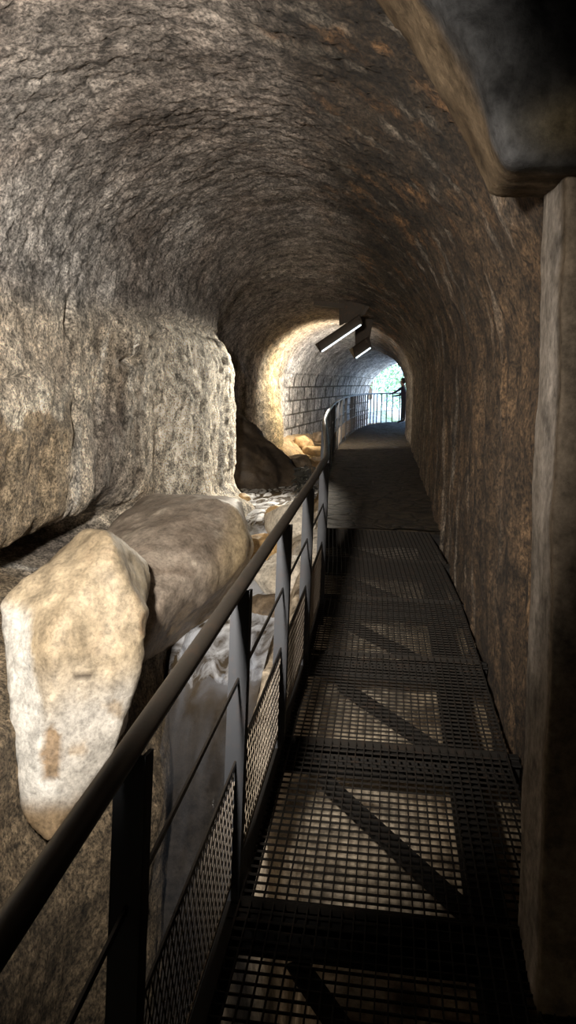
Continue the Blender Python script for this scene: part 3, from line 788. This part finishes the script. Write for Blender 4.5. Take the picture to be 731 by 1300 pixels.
# ------------------------------------------------------------------ person at the far end of the walk
def person():
    bx_, bd_ = .27, 27.15; z0 = float(prof(bd_))
    J = {}; rad = []
    def V(n, x, y, z, r): J[n] = len(rad); rad.append((Vector((bx_+x, bd_+y, z0+z*.93)), r))
    V('pel', 0, 0, .92, .125); V('wai', -.01, 0, 1.06, .11); V('che', -.03, 0, 1.25, .135); V('nek', -.05, 0, 1.42, .055); V('hd0', -.07, 0, 1.50, .06); V('hd1', -.075, 0, 1.60, .085); V('hd2', -.07, 0, 1.68, .06)
    V('shL', -.07, -.16, 1.36, .055); V('elL', -.24, -.12, 1.22, .042); V('wrL', -.43, -.06, 1.13, .030); V('haL', -.50, -.05, 1.11, .034)
    V('shR', .0, .16, 1.36, .055); V('elR', -.12, .19, 1.12, .042); V('wrR', -.28, .14, 1.07, .03); V('haR', -.34, .12, 1.06, .034)
    for sd, yy, xx in (('L', -.09, .03), ('R', .09, -.06)):
        V('hip'+sd, .0, yy, .86, .10); V('kn'+sd, xx*.6, yy*1.05, .48, .062); V('an'+sd, xx, yy*1.1, .09, .042); V('toe'+sd, xx-.15, yy*1.2, .03, .035)
    E = [('pel', 'wai'), ('wai', 'che'), ('che', 'nek'), ('nek', 'hd0'), ('hd0', 'hd1'), ('hd1', 'hd2'), ('che', 'shL'), ('shL', 'elL'), ('elL', 'wrL'), ('wrL', 'haL'), ('che', 'shR'), ('shR', 'elR'), ('elR', 'wrR'), ('wrR', 'haR')]
    for sd in 'LR': E += [('pel', 'hip'+sd), ('hip'+sd, 'kn'+sd), ('kn'+sd, 'an'+sd), ('an'+sd, 'toe'+sd)]
    me = bpy.data.meshes.new('person'); me.from_pydata([p for p, _ in rad], [(J[a], J[b]) for a, b in E], []); me.update()
    o = bpy.data.objects.new('person', me); COL.objects.link(o)
    # fingers: short chains rooted in the palm
    bm = bmesh.new(); bm.from_mesh(me); bm.verts.ensure_lookup_table(); rr = [r for _, r in rad]
    for hn in ('haL', 'haR'):
        bm.verts.ensure_lookup_table(); base = bm.verts[J[hn]]
        for k in range(5):
            off = (k-2)*.018; ln = (.045, .062, .07, .064, .05)[k]
            p1 = bm.verts.new(base.co+Vector((-.035, off, -.01))); p2 = bm.verts.new(base.co+Vector((-.035-ln*.6, off*1.1, -.03)))
            bm.edges.new((base, p1)); bm.edges.new((p1, p2)); rr += [.009, .008]
    bm.to_mesh(me); bm.free()
    sk = o.modifiers.new('skin', 'SKIN'); sk.use_smooth_shade = True
    if not me.skin_vertices: me.skin_vertices.new()
    for i, r in enumerate(rr): me.skin_vertices[0].data[i].radius = (r, r); me.skin_vertices[0].data[i].use_root = (i == 0)
    ss = o.modifiers.new('sub', 'SUBSURF'); ss.levels = ss.render_levels = 2
    dg = bpy.context.evaluated_depsgraph_get(); ev = o.evaluated_get(dg); nm = bpy.data.meshes.new_from_object(ev)
    o.modifiers.clear(); o.data = nm
    k = NT('person_surface'); tc = k.n('ShaderNodeTexCoord'); sp = k.n('ShaderNodeSeparateXYZ'); k.t.links.new(tc.outputs['Object'], sp.inputs[0])
    zc = k.math('MULTIPLY', k.math('SUBTRACT', sp.outputs[2], z0), .5)
    c = k.ramp(zc, [(.0, (.02, .02, .022)), (.44, (.022, .022, .03)), (.445, (.03, .022, .04)), (.655, (.03, .022, .04)), (.67, (.35, .2, .14)), (1., (.35, .2, .14))])
    p = k.n('ShaderNodeBsdfPrincipled', Roughness=.85); k.t.links.new(c, p.inputs['Base Color'])
    nm.materials.clear(); nm.materials.append(k.out(p.outputs[0]))
    nm.polygons.foreach_set('use_smooth', [True]*len(nm.polygons))
    # hair cap and face
    hc_ = Vector((bx_-.073, bd_, z0+1.61*.93))
    def blob(name, c, r, mat, cut=None):
        bmh = bmesh.new(); bmesh.ops.create_uvsphere(bmh, u_segments=20, v_segments=14, radius=1)
        for v in bmh.verts: v.co = Vector((v.co.x*r[0], v.co.y*r[1], v.co.z*r[2]))
        if cut: bmesh.ops.delete(bmh, geom=[v for v in bmh.verts if cut(v.co)], context='VERTS')
        for v in bmh.verts: v.co += c
        mh = bpy.data.meshes.new(name); bmh.to_mesh(mh); bmh.free(); mh.materials.append(mat)
        mh.polygons.foreach_set('use_smooth', [True]*len(mh.polygons))
        return link(bpy.data.objects.new(name, mh), o)
    blob('hair', hc_+Vector((.018, 0, .02)), (.105, .098, .115), mat_plain('dark_hair', (.015, .011, .009), .6), lambda q: q.x < -.055 and q.z < .045)
    sknm = mat_plain('face_skin', (.35, .2, .14), .6, .1)
    blob('nose', hc_+Vector((-.097, 0, -.015)), (.018, .012, .02), sknm)
    for yy in (-.032, .032): blob('eye', hc_+Vector((-.084, yy, .012)), (.01, .013, .009), mat_plain('eye_dark', (.02, .015, .012), .3))
    blob('mouth', hc_+Vector((-.085, 0, -.052)), (.008, .022, .007), mat_plain('lip', (.25, .09, .08), .5))
    return tag(o, 'person in dark clothes leaning a hand on the railing at the bright exit', 'person')
person()

# ------------------------------------------------------------------ outside the far mouth
gx = np.linspace(-14, 26, 90); gd = np.linspace(28.0, 70, 100)
X, Dd = np.meshgrid(gx, gd); X = X.ravel(); Dd = Dd.ravel(); q3 = np.stack([X, Dd, np.zeros_like(X)], 1)
z = 4.7+sstep(30, 62, Dd)*9+fbm(q3*.35, 4, 401)*1.2*sstep(30, 34, Dd)+ridge(q3*1.1, 3, 403)*.25-.5
gp = np.stack([X, Dd, z], 1); a = fbm(gp*.8, 4, 405)
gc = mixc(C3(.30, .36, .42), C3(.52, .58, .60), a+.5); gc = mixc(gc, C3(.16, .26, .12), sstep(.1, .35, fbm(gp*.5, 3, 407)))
o = mesh_obj('hillside', gp, grid_faces(len(gd), len(gx), flip=True), M_BED, None, colors=gc); tag(o, kind='structure')
M_BARK = mat_plain('bark', (.12, .09, .065), .9); M_LEAF = mat_plain('leaf', (.16, .30, .14), .6, .5, 3.)
def tree(x, d, hgt, seed, label):
    r3 = random.Random(seed); zb = float(np.interp(d, [30, 62], [4.2, 13]))
    root = empty('tree', (x, d, zb), label, 'tree', 'trees outside the tunnel mouth')
    m = MB(); m.tube([(x, d, zb-.4), (x+.1, d, zb+hgt*.4), (x+.25, d+.1, zb+hgt*.9)], [.16, .11, .03], 8)
    m.build('trunk', M_BARK, root, True)
    for k in range(6):
        z1 = zb+hgt*(.3+.1*k); an = k*2.3; m2 = MB()
        m2.tube([(x+.1, d, z1), (x+math.cos(an)*hgt*.2, d+math.sin(an)*hgt*.2, z1+hgt*.14)], [.05, .015], 6); m2.build('branch', M_BARK, root, True)
    m = MB()
    for _ in range(1500):
        an = r3.uniform(0, 6.283); t_ = r3.random()**.6; rr_ = hgt*.33*t_; hh_ = zb+hgt*(.18+.85*r3.random())
        rr_ *= 1-.55*abs((hh_-zb)/hgt-.55)
        c_ = Vector((x+math.cos(an)*rr_, d+math.sin(an)*rr_, hh_)); u_ = Vector((r3.gauss(0, 1), r3.gauss(0, 1), r3.gauss(0, 1))).normalized(); w_ = u_.orthogonal().normalized()
        s_ = r3.uniform(.06, .13); m.add([c_-u_*s_, c_+w_*s_*.5, c_+u_*s_, c_-w_*s_*.5], [(0, 1, 2, 3)])
    m.build('foliage', M_LEAF, root)
    reparent(root)
tree(.4, 38.5, 4.6, 1, 'leafy green tree in daylight seen above the railing at the exit, nearest the mouth')
tree(-1.6, 44, 6.0, 2, 'pale green tree up the slope outside, left of the nearest tree')
tree(2.6, 47, 6.5, 3, 'tall green tree up the slope outside, mostly behind the right tunnel wall')

# ------------------------------------------------------------------ light
def area(name, loc, aim, size, sizey, power, col, spread=math.pi):
    l = bpy.data.lights.new(name, 'AREA'); l.shape = 'RECTANGLE'; l.size = size; l.size_y = sizey; l.energy = power; l.color = col; l.spread = spread
    o = bpy.data.objects.new(name, l); o.location = loc
    o.rotation_euler = (Vector(aim)-Vector(loc)).to_track_quat('-Z', 'Y').to_euler(); link(o); return o
def spot(name, loc, aim, power, col, ang, blend=1., size=.08):
    l = bpy.data.lights.new(name, 'SPOT'); l.energy = power; l.color = col; l.spot_size = math.radians(ang); l.spot_blend = blend; l.shadow_soft_size = size
    o = bpy.data.objects.new(name, l); o.location = loc
    o.rotation_euler = (Vector(aim)-Vector(loc)).to_track_quat('-Z', 'Y').to_euler(); link(o); return o
# flood lamp low on the left, out of frame beside the photographer
spot('left_flood_lamp', W(-.65, .3, 2.25), W(-2.5, 8.5, .3), 2050, (1, .93, .84), 98, 1., .10)
# the two tray lamps, hooded towards the walk
spot('tray_lamp_light', W(-1.10, 12.8, 1.98), W(-2.45, 9.6, .45), 1500, (1, .90, .74), 54, .6, .15)
spot('rear_tray_lamp_light', W(-.95, 15.5, 1.90), W(-2.5, 18.4, 1.0), 700, (1, .91, .78), 150, .7, .12)

w = bpy.data.worlds.new('sky'); scene.world = w; w.use_nodes = True; nt = w.node_tree; nt.nodes.clear()
sk = nt.nodes.new('ShaderNodeTexSky'); sk.sky_type = 'NISHITA'; sk.sun_disc = False; sk.sun_elevation = math.radians(48); sk.sun_rotation = math.radians(150)
bg = nt.nodes.new('ShaderNodeBackground'); ou = nt.nodes.new('ShaderNodeOutputWorld'); bg.inputs['Strength'].default_value = 1.5
nt.links.new(sk.outputs[0], bg.inputs[0]); nt.links.new(bg.outputs[0], ou.inputs[0])

# ------------------------------------------------------------------ camera
cam = bpy.data.cameras.new('camera'); cam.sensor_fit = 'VERTICAL'; cam.sensor_height = 36; cam.lens = 939/1300*36; cam.clip_start = .02
co_ = bpy.data.objects.new('camera', cam); link(co_)
yaw = math.atan(132.3/939); roll = .036
fwd = Vector((-math.sin(yaw), math.cos(yaw), 0)); r0 = Vector((math.cos(yaw), math.sin(yaw), 0)); u0 = Vector((0, 0, 1))
rt = r0*math.cos(roll)+u0*math.sin(roll); upv = u0*math.cos(roll)-r0*math.sin(roll)
mt = Matrix((rt, upv, -fwd)).transposed().to_4x4(); mt.translation = (0, 0, 1.75)
co_.matrix_world = mt
scene.camera = co_
scene.view_settings.view_transform = 'Standard'; scene.view_settings.look = 'None'; scene.view_settings.gamma = 1
scene.view_settings.use_curve_mapping = False; scene.view_settings.exposure = 0.
scene.cycles.use_denoising = True
scene.cycles.max_bounces = 8; scene.cycles.transparent_max_bounces = 12
